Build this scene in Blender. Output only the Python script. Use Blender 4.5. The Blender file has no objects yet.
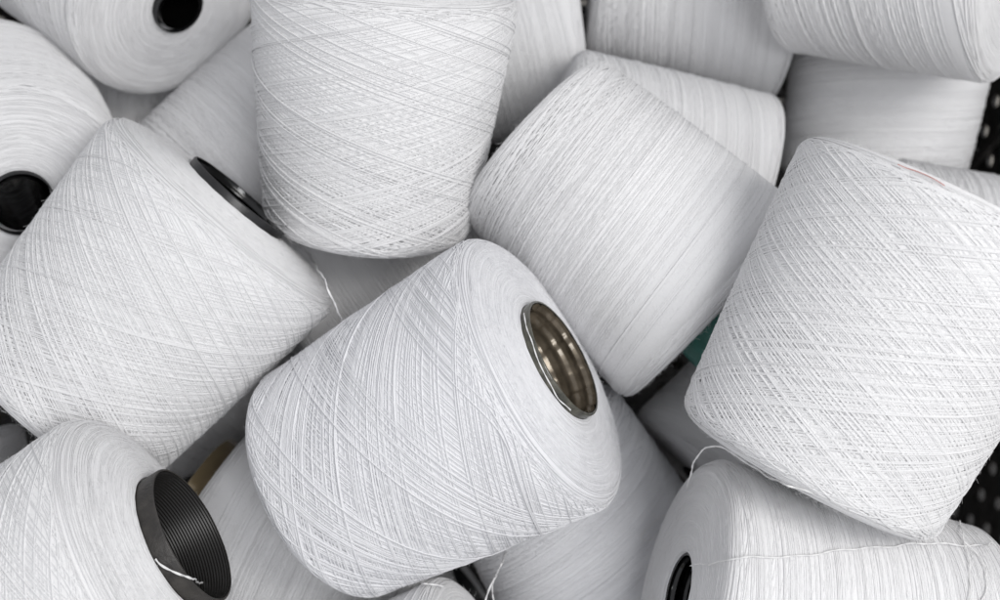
import bpy, math, random
import numpy as np
from mathutils import Vector, Matrix
from mathutils.bvhtree import BVHTree

scene = bpy.context.scene
COL = scene.collection
rng = np.random.default_rng(11)

# ---------------------------------------------------------------- camera
PITCH = math.radians(25)                 # tilt away from looking straight down
CAM_H = 1.55
sp, cp = math.sin(PITCH), math.cos(PITCH)
CAM = Vector((0, 0, CAM_H))
ROT = Matrix(((1, 0, 0), (0, -cp, sp), (0, -sp, -cp)))   # (right, down, forward) -> world
cam_d = bpy.data.cameras.new('camera')
cam_d.lens = 50; cam_d.sensor_width = 36; cam_d.clip_start = .02; cam_d.clip_end = 50
cam_d.dof.use_dof = True; cam_d.dof.focus_distance = .86; cam_d.dof.aperture_fstop = 6.0
cam = bpy.data.objects.new('camera', cam_d); COL.objects.link(cam)
cam.location = CAM; cam.rotation_euler = (PITCH, 0, 0)
scene.camera = cam

# ---------------------------------------------------------------- light
w = bpy.data.worlds.new('World'); scene.world = w; w.use_nodes = True
bg = w.node_tree.nodes['Background']
bg.inputs[0].default_value = (.935, .952, 1.0, 1); bg.inputs[1].default_value = .54
def area(name, loc, target, sx, sy, power, col):
    l = bpy.data.lights.new(name, 'AREA'); l.shape = 'RECTANGLE'; l.size = sx; l.size_y = sy
    l.energy = power; l.color = col
    o = bpy.data.objects.new(name, l); COL.objects.link(o); o.location = loc
    o.rotation_euler = (Vector(target) - Vector(loc)).to_track_quat('-Z', 'Y').to_euler()
    return o
area('ceiling_and_fill_lamp', (1.15, -.10, 2.8), (0, .15, .4), .8, 1.2, 29, (1, .985, .96))
area('ceiling_and_fill_lamp', (.55, -1.0, 2.9), (.1, .2, .4), .8, .8, 20, (.97, .98, 1))  # added fill light behind the camera, brightens the back-right cones; no real fixture
scene.view_settings.view_transform = 'Standard'; scene.view_settings.look = 'None'
scene.view_settings.exposure = -.13; scene.view_settings.gamma = 1
scene.cycles.max_bounces = 8; scene.cycles.diffuse_bounces = 7

# ---------------------------------------------------------------- materials
def mat(name, col, rough=.6, metal=0, spec=.5, noise=None, bump=0, bscale=200, coat=0, sheen=0):
    m = bpy.data.materials.new(name); m.use_nodes = True
    nt = m.node_tree; b = nt.nodes['Principled BSDF']
    b.inputs['Base Color'].default_value = (*col, 1); b.inputs['Roughness'].default_value = rough
    b.inputs['Metallic'].default_value = metal; b.inputs['Specular IOR Level'].default_value = spec
    b.inputs['Coat Weight'].default_value = coat; b.inputs['Sheen Weight'].default_value = sheen
    b.inputs['Sheen Roughness'].default_value = .6
    tc = nt.nodes.new('ShaderNodeTexCoord')
    if noise:
        n = nt.nodes.new('ShaderNodeTexNoise'); n.inputs['Scale'].default_value = noise[1]; n.inputs['Detail'].default_value = 6
        r = nt.nodes.new('ShaderNodeMapRange'); r.inputs[1].default_value = .3; r.inputs[2].default_value = .7
        mx = nt.nodes.new('ShaderNodeMix'); mx.data_type = 'RGBA'
        mx.inputs[6].default_value = (*col, 1); mx.inputs[7].default_value = (*noise[0], 1)
        nt.links.new(tc.outputs['Object'], n.inputs['Vector']); nt.links.new(n.outputs[0], r.inputs[0])
        nt.links.new(r.outputs[0], mx.inputs[0]); nt.links.new(mx.outputs[2], b.inputs['Base Color'])
    if bump:
        n2 = nt.nodes.new('ShaderNodeTexNoise'); n2.inputs['Scale'].default_value = bscale; n2.inputs['Detail'].default_value = 4
        bp = nt.nodes.new('ShaderNodeBump'); bp.inputs['Strength'].default_value = bump; bp.inputs['Distance'].default_value = .001
        nt.links.new(tc.outputs['Object'], n2.inputs['Vector']); nt.links.new(n2.outputs[0], bp.inputs['Height'])
        nt.links.new(bp.outputs[0], b.inputs['Normal'])
    return m
YARN = {
    'cool': mat('white_yarn_cool', (.845, .845, .862), .95, spec=.1, noise=((.81, .81, .83), 25), bump=.35, bscale=900, sheen=.15),
    'warm': mat('white_yarn_warm', (.855, .852, .855), .95, spec=.1, noise=((.82, .816, .822), 25), bump=.35, bscale=900, sheen=.15),
}
M_TAIL = mat('yarn_tail', (.84, .835, .83), .8)
M_BLACK = mat('black_tube_plastic', (.012, .012, .013), .35, noise=((.03, .03, .032), 60), bump=.2, bscale=300)
M_SCUFF = mat('scuffed_dark_tube_plastic', (.022, .020, .019), .5, noise=((.055, .05, .045), 90), bump=.5, bscale=400)
M_RIDGE = mat('ridged_black_tube_plastic', (.016, .015, .014), .4)
M_HOLLOW = mat('glossy_black_tube_inside', (.003, .003, .003), .16, spec=.6, bump=.3, bscale=120, coat=.3)
M_BROWN = mat('brown_tube_plastic', (.085, .068, .045), .3, metal=.5, noise=((.24, .20, .15), 75), bump=.25, bscale=70, coat=.4)
M_OLIVE = mat('olive_grey_tube_plastic', (.035, .036, .030), .3, noise=((.13, .125, .10), 140), bump=.6, bscale=300, coat=.3)
M_TAN = mat('tan_tube_plastic', (.34, .25, .13), .22, metal=.4, noise=((.42, .33, .19), 30), bump=.25, bscale=60, coat=.8)
M_GREEN = mat('green_tube_plastic', (.03, .17, .135), .35, noise=((.04, .22, .18), 50), bump=.2, bscale=300)
M_CRATE = mat('black_crate_plastic', (.030, .029, .029), .42, noise=((.050, .047, .044), 30), bump=.3, bscale=120)
M_FLOOR = mat('pale_concrete', (.40, .375, .33), .7, noise=((.33, .31, .28), 4), bump=.2, bscale=40)
M_RED = mat('red_thread', (.62, .28, .25), .8)
M_CARD = mat('white_card', (.75, .75, .72), .7)

# ---------------------------------------------------------------- mesh helpers
def mesh_obj(name, V, Fq, m, parent=None, smooth=True):
    me = bpy.data.meshes.new(name)
    V = np.ascontiguousarray(V, dtype=np.float32).reshape(-1, 3)
    Fq = np.ascontiguousarray(Fq, dtype=np.int32).reshape(-1, 4)
    me.vertices.add(len(V)); me.vertices.foreach_set('co', V.ravel())
    me.loops.add(Fq.size); me.loops.foreach_set('vertex_index', Fq.ravel())
    me.polygons.add(len(Fq))
    me.polygons.foreach_set('loop_start', np.arange(0, Fq.size, 4, dtype=np.int32))
    me.polygons.foreach_set('use_smooth', np.full(len(Fq), smooth))
    me.update(calc_edges=True)
    me.materials.append(m)
    o = bpy.data.objects.new(name, me); COL.objects.link(o)
    if parent: o.parent = parent
    return o
def sweep(P, N, r, n=4):
    """P (M,K,3) polylines, N (M,K,3) rough normals, r scalar or (M,1,1) radius -> verts, quads"""
    M, K, _ = P.shape
    T = np.gradient(P, axis=1); T /= np.linalg.norm(T, axis=2, keepdims=True) + 1e-12
    B = np.cross(T, N); B /= np.linalg.norm(B, axis=2, keepdims=True) + 1e-12
    N2 = np.cross(B, T)
    a = np.arange(n) / n * 2 * np.pi + np.pi / 4
    V = P[:, :, None, :] + np.reshape(r, (-1, 1, 1, 1)) * (np.cos(a)[None, None, :, None] * N2[:, :, None, :] + np.sin(a)[None, None, :, None] * B[:, :, None, :])
    idx = np.arange(M * K * n).reshape(M, K, n)
    q = np.stack([idx[:, :-1], np.roll(idx, -1, 2)[:, :-1], np.roll(idx, -1, 2)[:, 1:], idx[:, 1:]], -1).reshape(-1, 4)
    return V.reshape(-1, 3), q
def lathe(prof, seg=128, closed=False):
    prof = np.array(prof, float); K = len(prof)
    t = np.arange(seg) / seg * 2 * np.pi
    V = np.stack([prof[:, 0][:, None] * np.cos(t), prof[:, 0][:, None] * np.sin(t), np.repeat(prof[:, 1][:, None], seg, 1)], -1)
    idx = np.arange(K * seg).reshape(K, seg)
    a = idx if closed else idx[:-1]; b = np.roll(idx, -1, 0) if closed else idx[1:]
    q = np.stack([a, np.roll(a, -1, 1), np.roll(b, -1, 1), b], -1).reshape(-1, 4)
    return V.reshape(-1, 3), q
def merge(parts):
    Vs, Qs, n = [], [], 0
    for V, q in parts:
        Vs.append(V); Qs.append(q + n); n += len(V)
    return np.vstack(Vs), np.vstack(Qs)

RC = .0105
def lateral_r(z, rb, rs, L):
    base = (rb + rs) / 2 + (rb - rs) * z / L + .0012 * (1 - (2 * z / L)**2)
    over = np.clip(np.abs(z) - (L / 2 - RC), 0, RC)
    return base - RC + np.sqrt(np.clip(RC**2 - over**2, 0, None))

def strands(rb, rs, L, turns, npass, rad, depth, q_start, seed, sides=4, segs=48, wob=.0009):
    g = np.random.default_rng(seed)
    K = int(segs * turns) + 14
    t = np.linspace(0, 1, K)
    t = .5 - .5 * np.cos(np.pi * t) * (1 - .25) - .25 * (.5 - t) * 1.0   # denser near the turns
    t = (t - t[0]) / (t[-1] - t[0])
    e = .05
    tt = np.linspace(0, 1, 2001); v = np.minimum(1, np.minimum(tt / e, (1 - tt) / e)); cum = np.cumsum(v); cum /= cum[-1]
    gl = np.interp(t, tt, cum) * 2 - 1
    circ = 2 * np.pi * (rb + rs) / 2
    # one double traverse advances the start by 1/q_start of a turn plus about one strand width
    hel = math.atan2(L, turns * circ)
    step = max(1, int(q_start * .382)); adv = step / q_start + rad * (1.5 if hel > .2 else 2.05) / math.sin(hel) / circ / (1 if hel > .2 else 2.5)
    phi0 = np.zeros(npass); zend = L / 2 - (.25 + .9 * g.random(npass + 1) ** 1.5) * RC
    turns_i = turns + g.normal(0, .010, npass)
    clump = (.0023 if hel > .2 else .0035) / circ
    p = 0.0; pm = np.zeros(npass)
    for i in range(npass):
        pm[i] = p % 1
        phi0[i] = p + clump * (.6 * math.sin(2 * math.pi * (pm[i] * round(circ / .030))) + .35 * math.sin(2 * math.pi * pm[i] * round(circ / .018) + seed)) + g.normal(0, .0018 / circ)
        if i % 2: p += turns_i[i] - turns * 2 + round(turns * 2) + adv - turns_i[i] + turns
        else: p += turns
        if g.random() < .03: p += g.uniform(-.06, .06)
    sgn = np.where(np.arange(npass) % 2 == 0, 1., -1.)
    z = gl[None] * sgn[:, None]
    zs = np.where(z < 0, z * (zend[:-1] * (sgn > 0) + zend[1:] * (sgn < 0))[:, None], z * (zend[1:] * (sgn > 0) + zend[:-1] * (sgn < 0))[:, None])
    ph = 2 * np.pi * (phi0[:, None] + turns_i[:, None] * t[None])
    a, b = g.uniform(0, 6.28, (2, npass, 1))
    wob = wob if turns < 1.8 else wob * .35
    ph = ph + wob / rb * (np.sin(ph * 1.3 + a) + .6 * np.sin(t[None] * 17 + b))
    G = max(2, int(q_start * 22)) if turns < 1.8 else npass; ng = max(1, npass / G); gi = np.arange(npass) // G
    up = (np.arange(npass) % 2 == gi % 2)
    lay = ((gi + .5 * up + .12 * (np.arange(npass) % G) / G) / ng)[:, None] * depth + g.normal(0, rad * .14, (npass, 1)) + rad * .9 * (g.random((npass, 1)) < .05)
    if hel <= .2: lay = lay + (.00016 * np.sin(2 * np.pi * pm * 5 + seed) + .00016 * np.sin(2 * np.pi * pm * 12 + seed * 2) + .00014 * np.sin(2 * np.pi * pm * 21 + seed * 3))[:, None]
    R = lateral_r(zs, rb, rs, L) - depth + lay + .12 * rad * np.sin(t[None] * 40 + b)
    P = np.stack([R * np.cos(ph), R * np.sin(ph), zs], -1)
    N = np.stack([np.cos(ph), np.sin(ph), np.zeros_like(ph)], -1)
    return sweep(P, N, rad * g.uniform(.75, 1.15, npass), sides)

CROWN = .0022
def face_z(r, r_in, ro, L):
    """height of the end face: a gentle crown that rolls over into the side"""
    u = np.clip((r - r_in) / (ro - r_in), 0, 1)
    over = np.clip(r - (ro - RC), 0, RC)
    return L / 2 - RC + np.sqrt(np.clip(RC**2 - over**2, 0, None)) + CROWN * (1 - u**1.7)
def face_threads(L, r_in, ro, sign, seed, rad=.00034, gap=.00052, segs=90):
    g = np.random.default_rng(seed)
    n = int((ro - .002 - r_in) / gap)
    t = np.linspace(0, 2 * np.pi, segs)
    r0 = np.linspace(r_in + .0006, ro - .0022, n)[:, None] + g.normal(0, .0004, (n, 1))
    a, b, c = g.uniform(0, 6.28, (3, n, 1)); am = g.uniform(.0002, .0012, (n, 1))
    r = r0 + am * np.sin(t[None] + a) + .0005 * np.sin(2 * t[None] + b)
    r = np.clip(r, r_in + .0003, ro - .0012)
    z = sign * (face_z(r, r_in, ro, L) - .0005 + g.normal(0, .00007, (n, 1)) + .00010 * np.sin(t[None] * g.uniform(9, 25, (n, 1)) + b))
    ph = t[None] + c
    P = np.stack([r * np.cos(ph), r * np.sin(ph), z], -1)
    N = np.zeros_like(P); N[..., 2] = sign
    V, q = sweep(P, N, rad * g.uniform(.7, 1.1, n), 4)
    return V, q

def fuzz(rb, rs, L, r_in, n, seed, rad=.00006):
    g = np.random.default_rng(seed); K = 5
    n1 = int(n * .6)
    z = g.uniform(-L / 2 + .002, L / 2 - .001, n1); ph = g.uniform(0, 6.28, n1)
    R = lateral_r(z, rb, rs, L) - .0006
    P0 = np.stack([R * np.cos(ph), R * np.sin(ph), z], -1); N0 = np.stack([np.cos(ph), np.sin(ph), 0 * ph], -1)
    n2 = n - n1; sg = np.where(g.random(n2) < .7, 1, -1.); ro = np.where(sg > 0, rb, rs) - RC * .8
    rr = r_in + .003 + (ro - r_in - .003) * np.sqrt(g.random(n2)); ph = g.uniform(0, 6.28, n2)
    P1 = np.stack([rr * np.cos(ph), rr * np.sin(ph), sg * (face_z(rr, r_in, ro + RC * .8, L) - .0002)], -1); N1 = np.zeros((n2, 3)); N1[:, 2] = sg
    P0 = np.vstack([P0, P1]); N0 = np.vstack([N0, N1])
    d = g.normal(0, 1, (n, 3)); d -= (d * N0).sum(1, keepdims=True) * N0; d /= np.linalg.norm(d, axis=1, keepdims=True)
    ln = g.uniform(.001, .0042, (n, 1, 1)); s = np.linspace(0, 1, K)[None, :, None]
    h = g.uniform(.15, .55, (n, 1, 1))
    curl = g.normal(0, .35, (n, 1, 3))
    P = P0[:, None] + ln * (s * d[:, None] + h * 1.6 * s * (1 - .55 * s) * N0[:, None] + curl * s * s)
    N = np.broadcast_to(N0[:, None], P.shape) + .01
    return sweep(P, N, rad, 3)

def body(rb, rs, L, r_in, r_in2, inset=.0012):
    pr = [(r_in - .001, L / 2 - .006)]
    for f in np.linspace(0, 1, 16): r = r_in + .0003 + (rb - inset - r_in) * math.sin(f * math.pi / 2); pr.append((r, float(face_z(r, r_in, rb - inset + 1e-5, L)) - .0005))
    for k in range(1, 12):
        f = k / 12; pr.append((rb + (rs - rb) * f - inset + .0012 * (1 - (2 * f - 1)**2), L / 2 - RC + (-(L - 2 * RC)) * f))
    for f in np.linspace(1, 0, 16): r = r_in2 + .0003 + (rs - inset - r_in2) * math.sin(f * math.pi / 2); pr.append((r, -float(face_z(r, r_in2, rs - inset + 1e-5, L)) + .0007))
    pr += [(r_in2 - .001, -L / 2 + .006)]
    return lathe(pr, 144)

def tube(root, L, rtb, rts, pb, ps, m_out, m_in, ridges, notch_seed):
    """hollow conical core: outer skin, rolled lips, inner wall (ridged or plain)"""
    g = np.random.default_rng(notch_seed)
    zt, zb = L / 2 + pb, -L / 2 - ps; th = .0022
    def ro(z): return rts + (rtb - rts) * (z - zb) / (zt - zb)
    pr = [(ro(z), z) for z in np.linspace(zb + .001, zt - .001, 14)]
    pr = [(ro(zb) - .0009, zb)] + pr + [(rtb - .0005, zt - .0003), (rtb - .0011, zt), (rtb - th + .0004, zt - .0003)]
    V, q = lathe(pr, 128)
    # small dents of a worn lip
    ph = np.arctan2(V[:, 1], V[:, 0]); top = V[:, 2] > zt - .0012
    V[top, 2] += -.00015 * np.abs(np.sin(ph[top] * 5 + notch_seed))
    t = mesh_obj('tube', V, q, m_out, root); TV, Tq = V, q
    zz = np.linspace(zt - .0008, zb, 2 + (ridges * 4 if ridges else 140 if m_in in (M_BROWN, M_HOLLOW) else 24)); pr = []
    for i, z in enumerate(zz):
        d = 0
        if ridges and z > zt - .12: d = -.00045 * (1 if i % 4 in (1, 2) else 0)
        elif m_in in (M_BROWN, M_HOLLOW): d = -.0011 if i in (3, 4) or 9 <= i <= 11 else (-.0021 if i >= 17 else 0)
        pr.append((ro(z) - th + d, z))
    V, q = lathe(pr, 96)
    if m_in is M_BROWN:                                   # moulded lengthwise ribs
        ph = np.arctan2(V[:, 1], V[:, 0]); rib = np.abs(((ph / (2 * np.pi) * 12 + .3) % 1) - .5) < .065
        V[rib, :2] *= .955
    mesh_obj('inner_wall', V, q[:, ::-1], m_in, t)
    return TV, Tq

FIT = {
    'A': (-0.0476, 0.0873, 0.9424, 0.8259, -0.4603, -0.3256, 0.0995, 0.0850, 0.1882),
    'B': (-0.2532, 0.0054, 0.9819, 0.6632, -0.7478, -0.0326, 0.1019, 0.0855, 0.1844),
    'C': (-0.2961, 0.2007, 0.8776, 0.8832, -0.4619, -0.0811, 0.0996, 0.0807, 0.1728),
    'D': (-0.3849, -0.1048, 1.0720, -0.4443, -0.3912, 0.8060, 0.0969, 0.0828, 0.1661),
    'E': (-0.3164, -0.2845, 1.1464, -0.6531, -0.5611, 0.5086, 0.0976, 0.0844, 0.1761),
    'F': (-0.3914, -0.1341, 1.2675, -0.9965, -0.0802, -0.0229, 0.0998, 0.0805, 0.1750),
    'G': (-0.1882, -0.1290, 1.1622, 0.8124, -0.5752, 0.0950, 0.0980, 0.0764, 0.1734),
    'H': (-0.0891, -0.1379, 1.0023, 0.1065, -0.9330, -0.3438, 0.0946, 0.0753, 0.1804),
    'I': (-0.0204, -0.2371, 1.2993, 0.9913, -0.1226, 0.0486, 0.0993, 0.0811, 0.1758),
    'J': (0.1753, -0.2902, 1.2737, 0.9908, 0.1345, 0.0135, 0.1015, 0.0791, 0.1762),
    'K': (0.0896, -0.0583, 1.0219, 0.7257, 0.6836, -0.0779, 0.0953, 0.0775, 0.1862),
    'L': (0.1239, -0.1076, 1.1859, 0.9519, 0.2976, 0.0732, 0.0967, 0.0827, 0.1777),
    'M': (0.3144, -0.2762, 1.1000, 0.8402, 0.1284, -0.5269, 0.1008, 0.0806, 0.1712),
    'N': (0.3544, -0.1920, 1.2791, 0.1426, -0.9821, -0.1227, 0.0927, 0.0831, 0.1749),
    'O': (0.2385, 0.0255, 0.8833, 0.4480, -0.8883, -0.1009, 0.0994, 0.0887, 0.1937),
    'P': (0.3893, -0.0166, 1.1594, 0.9570, 0.2840, -0.0594, 0.0983, 0.0808, 0.1758),
    'Q': (0.2120, 0.2173, 0.9239, -0.9554, -0.2583, -0.1429, 0.0913, 0.0902, 0.1970),
    'R': (0.0632, 0.1814, 1.1108, 0.5078, 0.8550, 0.1052, 0.0948, 0.0806, 0.1761),
    'S': (0.2401, 0.0995, 1.1529, -0.6698, 0.7326, -0.1216, 0.0986, 0.0825, 0.1701),
    'T': (-0.0845, 0.3115, 0.9497, 0.9142, -0.3626, -0.1807, 0.1004, 0.0794, 0.1728),
    'U': (-0.0978, 0.3224, 1.2520, 0.8349, -0.5496, -0.0289, 0.0997, 0.0809, 0.1772),
    'V': (-0.1491, 0.2029, 1.0963, -0.8360, -0.5410, 0.0914, 0.1000, 0.0796, 0.1674),
    'W': (-0.2607, 0.0357, 1.2554, -0.8700, 0.4874, -0.0748, 0.0984, 0.0787, 0.1734),
    'X': (-0.0650, 0.0088, 1.1410, -0.8828, 0.4695, 0.0142, 0.0996, 0.0808, 0.1729),
    'Y': (-0.4550, 0.2098, 1.1026, -0.2916, -0.9565, 0.0011, 0.0998, 0.0810, 0.1743),
}

# style: turns, passes, strand radius, layer depth, starts, sides, fuzz count, yarn tone
DETAIL = {   # near cones: coarse crossing strands
    'A': (.74, 900, .00050, .0016, 9, 5, 9000, 'cool'), 'B': (.70, 900, .00053, .0017, 7, 5, 6000, 'warm'),
    'C': (.74, 880, .00053, .0016, 8, 5, 9000, 'warm'), 'O': (.80, 960, .00054, .0015, 7, 5, 6000, 'warm'),
    'H': (1.05, 620, .00055, .0018, 9, 4, 2600, 'warm'), 'Q': (2.9, 200, .00036, .0010, 13, 4, 3800, 'warm'),
    'K': (3.0, 230, .00042, .0012, 11, 4, 2600, 'warm'), 'R': (2.2, 230, .00046, .0012, 9, 4, 1500, 'cool'),
    'D': (2.0, 230, .00050, .0014, 9, 4, 1200, 'warm'), 'E': (2.4, 180, .00050, .0012, 9, 4, 800, 'warm'),
    'T': (1.6, 300, .00044, .0014, 9, 4, 2000, 'warm'),
}
DEFAULT = (2.1, 270, .00055, .0016, 11, 4, 500, 'warm')
# tube: (r_big, r_small, proud_big, proud_small, outer, inner, ridges)
TUBES = {
    'A': (.0420, .028, .0145, .004, M_OLIVE, M_BROWN, 0), 'B': (.041, .028, .0145, .004, M_BLACK, M_HOLLOW, 0),
    'C': (.0455, .030, .032, .004, M_SCUFF, M_RIDGE, 110), 'D': (.0215, .0240, .004, .0100, M_BLACK, M_HOLLOW, 0),
    'E': (.022, .0215, .004, .0100, M_BLACK, M_HOLLOW, 0), 'K': (.042, .028, .028, .004, M_GREEN, M_GREEN, 0),
    'V': (.042, .028, .023, .004, M_TAN, M_TAN, 0), 'Q': (.027, .024, .001, .003, M_BLACK, M_HOLLOW, 0),
    'L': (.040, .028, .006, .004, M_GREEN, M_GREEN, 0),
}
CROWNS = {'A': .0085, 'B': .009, 'C': .020, 'O': .006, 'D': .005, 'E': .005}
LABELS = {
    'A': 'large white yarn cone in the centre with hollow brown tube open to upper right',
    'B': 'white yarn cone left of centre with protruding black tube seen nearly edge on',
    'C': 'white yarn cone at lower left corner with ridged dark tube open to viewer',
    'D': 'white yarn cone cut by the left edge with glossy black round tube hole',
    'E': 'white yarn cone at top left corner with small black tube hole facing viewer',
    'F': 'shaded white yarn cone peeking out just under the top left corner cone',
    'G': 'smooth white yarn cone behind the protruding black tube, left of the upright cone',
    'H': 'upright white crosswound yarn cone at top, widening towards the upper frame edge',
    'I': 'smooth white yarn cone just right of and behind the upright cone at top',
    'J': 'smooth white yarn cone lying at top middle with a shaded lower side',
    'K': 'tilted smooth white yarn cone right of centre with green tube at its lower end',
    'L': 'small visible white yarn cone top wedged behind the cone with green tube',
    'M': 'white yarn cone lying across the top right corner of the pile',
    'N': 'white yarn cone directly beneath the top right corner cone, beside black crate wall',
    'O': 'large white crosswound yarn cone at right, coarse strands, resting above the others',
    'P': 'pale strip of yarn cone just behind upper rim of the large right cone',
    'Q': 'white yarn cone at bottom right crossed by a loose thread, dark hole on left',
    'R': 'half shaded white yarn cone directly below the central cone tube',
    'S': 'shadowed white yarn cone in the gap under the green tube',
    'T': 'white yarn cone whose top corner peeks up at bottom middle edge',
    'U': 'dark shaded sliver of yarn cone behind bottom middle cone corner',
    'V': 'shaded white yarn cone under the central cone with tan brown tube at left',
    'W': 'dark shaded yarn cone between left cone and central cone, above tan tube',
    'X': 'shaded white yarn cone under the upright cone and above the central cone',
    'Y': 'small visible piece of yarn cone at left edge above the lower left cone',
}
bpy.context.view_layer.update()
roots = {}; bodies = {}; allv = []; allf = []
for ci, (k, v) in enumerate(FIT.items()):
    m = Vector(v[0:3]); a = Vector(v[3:6]).normalized(); rb, rs, L = v[6:9]
    wl = CAM + ROT @ m; wa = (ROT @ a).normalized()
    up = Vector((0, 0, 1)) if abs(wa.z) < .9 else Vector((0, 1, 0))
    x = up.cross(wa).normalized(); y = wa.cross(x)
    root = bpy.data.objects.new('yarn_cone', None); COL.objects.link(root)
    root.empty_display_size = .05
    root.matrix_world = Matrix.Translation(wl) @ Matrix((x, y, wa)).transposed().to_4x4()
    root['label'] = LABELS[k]; root['category'] = 'yarn cone'; root['group'] = 'white yarn cones heaped in the crate'
    roots[k] = root
    turns, npass, rad, dep, qs, sides, nf, tone = DETAIL.get(k, DEFAULT)
    tb = TUBES.get(k, (.040, .028, .004, .004, M_BLACK, M_BLACK, 0))
    CROWN = CROWNS.get(k, .003)
    V0, q0 = body(rb, rs, L, tb[0], tb[1], dep * .7)
    parts = [(V0, q0), strands(rb, rs, L, turns, npass, rad, dep, qs, 100 + ci, sides)]
    parts.append(face_threads(L, tb[0], rb, 1, 40 + ci))
    parts.append(face_threads(L, tb[1], rs, -1, 70 + ci))
    if nf: parts.append(fuzz(rb, rs, L, tb[0], nf, 200 + ci))
    V, q = merge(parts)
    mesh_obj('wound_yarn', V, q, YARN[tone], root)
    TV, Tq = tube(root, L, tb[0], tb[1], tb[2], tb[3], tb[4], tb[5], tb[6], ci)
    # collision copy for laying loose threads
    V0, q0 = merge([(V0, q0), (TV, Tq)])
    Vw = np.array(V0) @ np.array(root.matrix_world.to_3x3()).T + np.array(wl)
    bodies[k] = (wl, wa)
    allf.append(q0 + sum(len(t) for t in allv)); allv.append(Vw)
AV = np.vstack(allv); AF = np.vstack(allf)
BVH = BVHTree.FromPolygons([tuple(p) for p in AV], [tuple(int(i) for i in f) for f in AF])
LOW = float(AV[:, 2].min())
print('LOWEST', LOW, 'x', AV[:, 0].min(), AV[:, 0].max(), 'y', AV[:, 1].min(), AV[:, 1].max())

# ---------------------------------------------------------------- loose threads
def ray_dir(u, v): return (ROT @ Vector(((u - 500) / 1388.9, (v - 300) / 1388.9, 1))).normalized()
def lay(pts, lift=.0015):
    out = []; dense = []
    for i, p in enumerate(pts):
        dense.append(p)
        if i + 1 < len(pts) and len(p) == 2 and len(pts[i + 1]) == 2:
            q = pts[i + 1]; n = int(math.hypot(q[0] - p[0], q[1] - p[1]) / 9)
            for j in range(1, n): dense.append((p[0] + (q[0] - p[0]) * j / n, p[1] + (q[1] - p[1]) * j / n))
    pts = dense
    for p in pts:
        d = ray_dir(p[0], p[1])
        if len(p) > 2 and p[2] is not None:
            out.append(CAM + d * (p[2] / (d.dot(ROT @ Vector((0, 0, 1)))))); continue
        h = BVH.ray_cast(CAM, d)
        hp = h[0] if h[0] is not None else CAM + d * 1.2
        n = h[1] if h[0] is not None else -d
        if n.dot(d) > 0: n = -n
        out.append(hp + n * lift)
    return out
def spline(P, per=10):
    P = [np.array(p) for p in P]; P = [2 * P[0] - P[1]] + P + [2 * P[-1] - P[-2]]; o = []
    for i in range(1, len(P) - 2):
        for s in np.linspace(0, 1, per, endpoint=False):
            a, b, c, d = P[i - 1:i + 3]
            o.append(.5 * ((2 * b) + (-a + c) * s + (2 * a - 5 * b + 4 * c - d) * s**2 + (-a + 3 * b - 3 * c + d) * s**3))
    o.append(P[-2]); return np.array(o)
def loose(k, pts, rad=.00055, m=M_TAIL, lift=.0026, name='loose_thread', ply=True):
    c = spline(lay(pts, lift)); root = roots[k]
    inv = np.array(root.matrix_world.inverted()); c = c @ inv[:3, :3].T + inv[:3, 3]
    g = np.random.default_rng(int(abs(pts[0][0]) * 7 + abs(pts[0][1])))
    arc = np.cumsum(np.r_[0, np.linalg.norm(np.diff(c, axis=0), axis=1)])[:, None]
    c = c + .0004 * np.sin(arc / .0045 + g.uniform(0, 6, 3)) + .0005 * np.sin(arc / .011 + g.uniform(0, 6, 3))
    N = np.broadcast_to(np.array([.31, .52, .79]), c.shape)
    # two plies twisted round each other
    T = np.gradient(c, axis=0); T /= np.linalg.norm(T, axis=1, keepdims=True); B = np.cross(T, N); B /= np.linalg.norm(B, axis=1, keepdims=True); N2 = np.cross(B, T)
    s = np.cumsum(np.r_[0, np.linalg.norm(np.diff(c, axis=0), axis=1)]); parts = []
    for o in ((0, math.pi) if ply else (0,)):
        a = s / .004 * 2 * math.pi * .22 + o
        cc = c + (rad * .5 if ply else 0) * (np.cos(a)[:, None] * N2 + np.sin(a)[:, None] * B)
        parts.append(sweep(cc[None], N2[None], rad * (.75 if ply else 1), 6))
    V, q = merge(parts)
    return mesh_obj(name, V, q, m, root)
loose('B', [(283, 238), (292, 246), (308, 254), (324, 280, .93), (337, 308, .93), (342, 326, .97)])
loose('O', [(690, 488), (692, 470, .92), (700, 452, .90), (714, 445, .88), (730, 453, .87), (755, 468, .86), (785, 480), (815, 492)])
loose('Q', [(962, 545), (975, 556), (985, 572), (984, 590), (976, 606)], .0004)
loose('Q', [(694, 567), (730, 561), (790, 557), (850, 552), (905, 546), (960, 548), (1010, 546)], .0004)
loose('Q', [(958, 524), (963, 545), (968, 570), (967, 605)], .0004)
loose('A', [(508, 550), (502, 562, .95), (495, 577, .96), (489, 592, .96), (484, 606, .96)])
loose('A', [(497, 575, .955), (493, 583, .965), (492, 595, .97), (494, 606, .97)], .0004)
loose('C', [(157, 557), (162, 562), (172, 569), (190, 579), (203, 585), (213, 591)], .00062, lift=.0012)
loose('V', [(249, 454, 1.04), (238, 470, 1.035), (226, 487, 1.03), (214, 501, 1.03), (206, 510, 1.03)])
loose('T', [(372, 604), (385, 594), (402, 588), (422, 586), (440, 590)], .0005)
loose('A', [(526, 316), (529, 332), (537, 353), (548, 377), (559, 396), (570, 409)], .00035, lift=.0022)
loose('E', [(156, 96), (153, 101), (157, 106), (163, 103), (161, 97)], .0005)
loose('O', [(898, 166), (915, 173), (942, 188)], .00028, M_RED, lift=.0018, name='red_thread', ply=False)
loose('R', [(668, 512), (655, 520), (644, 530), (640, 540), (648, 542), (655, 534)], .0004)

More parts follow.
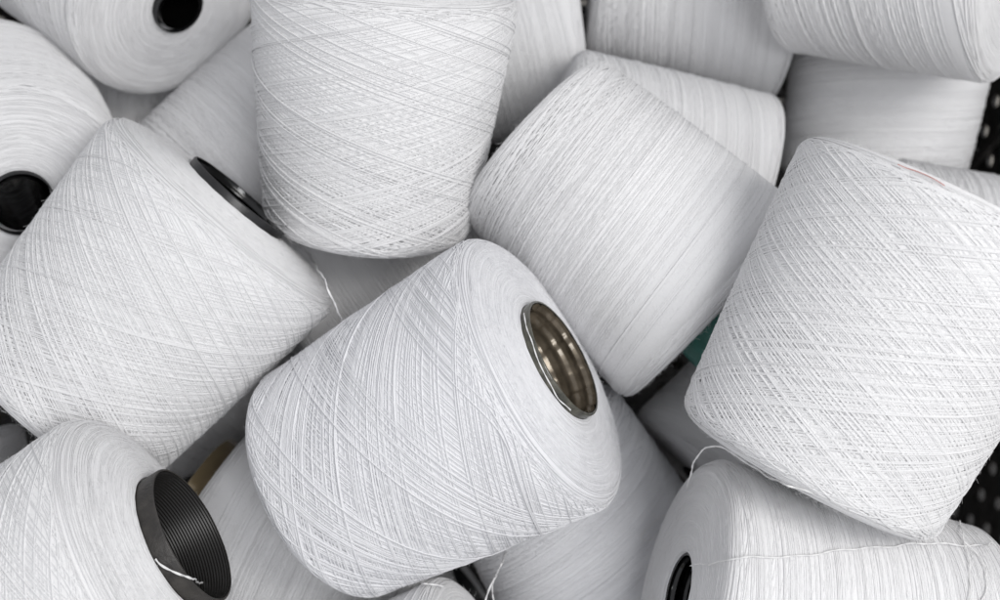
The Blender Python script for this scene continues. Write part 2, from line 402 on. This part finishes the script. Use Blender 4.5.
# small white tag stuck inside the dark tube of the lower left cone
tp = lay([(179, 553, .925)])[0]
g_ = np.array([(-1, -1, -.1), (1, -1, -.1), (1, 1, -.1), (-1, 1, -.1), (-1, -1, .1), (1, -1, .1), (1, 1, .1), (-1, 1, .1)], float) * (.0035, .008, .003)
ca, sa = math.cos(.6), math.sin(.6)
g_ = np.stack([g_[:, 0] * ca - g_[:, 1] * sa, g_[:, 0] * sa + g_[:, 1] * ca, g_[:, 2]], 1) + np.array(tp)
iv = np.array(roots['C'].matrix_world.inverted()); g_ = g_ @ iv[:3, :3].T + iv[:3, 3]
mesh_obj('paper_tag', g_, np.array([(3, 2, 1, 0), (4, 5, 6, 7), (0, 1, 5, 4), (1, 2, 6, 5), (2, 3, 7, 6), (3, 0, 4, 7)]), M_CARD, roots['C'], False)

# ---------------------------------------------------------------- crate and floor
FZ = LOW - .004
X0, X1, Y0, Y1 = AV[:, 0].min() - .02, AV[:, 0].max() + .01, AV[:, 1].min() - .02, AV[:, 1].max() + .02
WALLX_TOP, WALLX_BOT = X1, X1 - .06
HT = .36; TH = .004
def panel(name, O, U, W, nu, nv, pu, pv, hole_r, parent):
    """perforated plastic sheet: cells pu x pv with one round hole each, staggered rows; real thickness"""
    O, U, W = map(np.array, (O, U, W)); U = U / np.linalg.norm(U); W = W / np.linalg.norm(W); Nn = np.cross(U, W); Nn /= np.linalg.norm(Nn)
    V, Q = [], []
    k = 16; an = (np.arange(k) + .5) / k * 2 * np.pi
    for j in range(nv):
        off = (pu / 2) if j % 2 else 0
        for i in range(nu):
            cu, cv = i * pu + off, j * pv
            ce = []
            for a in an:
                s = max(abs(math.cos(a)) / (pu / 2), abs(math.sin(a)) / (pv / 2)); ce.append((math.cos(a) / s, math.sin(a) / s))
            rings = []
            for side in (0, 1):
                for kind in (0, 1):
                    b = len(V)
                    for n_, a in enumerate(an):
                        x, y = ce[n_] if kind == 0 else (hole_r * math.cos(a), hole_r * math.sin(a))
                        V.append(O + U * (cu + x) + W * (cv + y) + Nn * (TH * side))
                    rings.append(b)
            o0, h0, o1, h1 = rings
            for n_ in range(k):
                m_ = (n_ + 1) % k
                Q += [(o0 + n_, o0 + m_, h0 + m_, h0 + n_), (o1 + n_, h1 + n_, h1 + m_, o1 + m_), (h0 + n_, h0 + m_, h1 + m_, h1 + n_)]
    return mesh_obj(name, np.array(V), np.array(Q), M_CRATE, parent, smooth=False)
def boxm(parts, O, U, W, N, lu, lw, ln):
    O, U, W, N = map(lambda t: np.array(t, float), (O, U, W, N))
    c = [O + U * lu * a + W * lw * b + N * ln * d for d in (0, 1) for a, b in ((0, 0), (1, 0), (1, 1), (0, 1))]
    parts.append((np.array(c), np.array([(3, 2, 1, 0), (4, 5, 6, 7), (0, 1, 5, 4), (1, 2, 6, 5), (2, 3, 7, 6), (3, 0, 4, 7)])))
crate = bpy.data.objects.new('plastic_crate', None); COL.objects.link(crate)
crate.location = ((X0 + X1) / 2, (Y0 + Y1) / 2, FZ)
crate['label'] = 'black perforated plastic crate holding the heap of white yarn cones'; crate['category'] = 'crate'
bpy.context.view_layer.update()
def under(o):
    o.matrix_parent_inverse = crate.matrix_world.inverted(); return o
PU, PV = .034, .028
ly = Y1 - Y0; lx = X1 - X0
under(panel('floor_panel', (X0, Y0, FZ - TH), (1, 0, 0), (0, 1, 0), int(lx / PU) + 1, int(ly / PV) + 1, PU, PV, .0066, crate))
wd = Vector((WALLX_TOP - WALLX_BOT, 0, HT)).normalized()
under(panel('side_wall', (WALLX_BOT, Y0, FZ), (0, 1, 0), tuple(wd), int(ly / PU) + 1, int(HT / PV) + 1, PU, PV, .0066, crate))
wl_ = Vector((-(WALLX_TOP - WALLX_BOT), 0, HT)).normalized()
under(panel('side_wall', (X0, Y0, FZ), (0, 1, 0), (0, 0, 1), int(ly / PU) + 1, int(HT / PV) + 1, PU, PV, .0066, crate))
under(panel('end_wall', (X0, Y1, FZ), (1, 0, 0), (0, 0, 1), int(lx / PU) + 1, int(HT / PV) + 1, PU, PV, .0066, crate))
under(panel('end_wall', (X0, Y0, FZ), (1, 0, 0), (0, 0, 1), int(lx / PU) + 1, int(HT / PV) + 1, PU, PV, .0066, crate))
nrm = Vector((-wd.z, 0, wd.x))
for i in range(int(ly / .102)):
    pr = []; boxm(pr, Vector((WALLX_BOT, Y0 + .0205 + i * .136, FZ)) + nrm * .0035, (0, 1, 0), tuple(wd), tuple(nrm), .008, HT, .006)
    V, q = merge(pr); under(mesh_obj('wall_rib', V, q, M_CRATE, crate, False))

V = np.array([(-6, -6, 0), (6, -6, 0), (6, 6, 0), (-6, 6, 0)], float); V[:, 2] = FZ - .03
fl = mesh_obj('floor', V, np.array([(0, 1, 2, 3)]), M_FLOOR); fl['kind'] = 'structure'
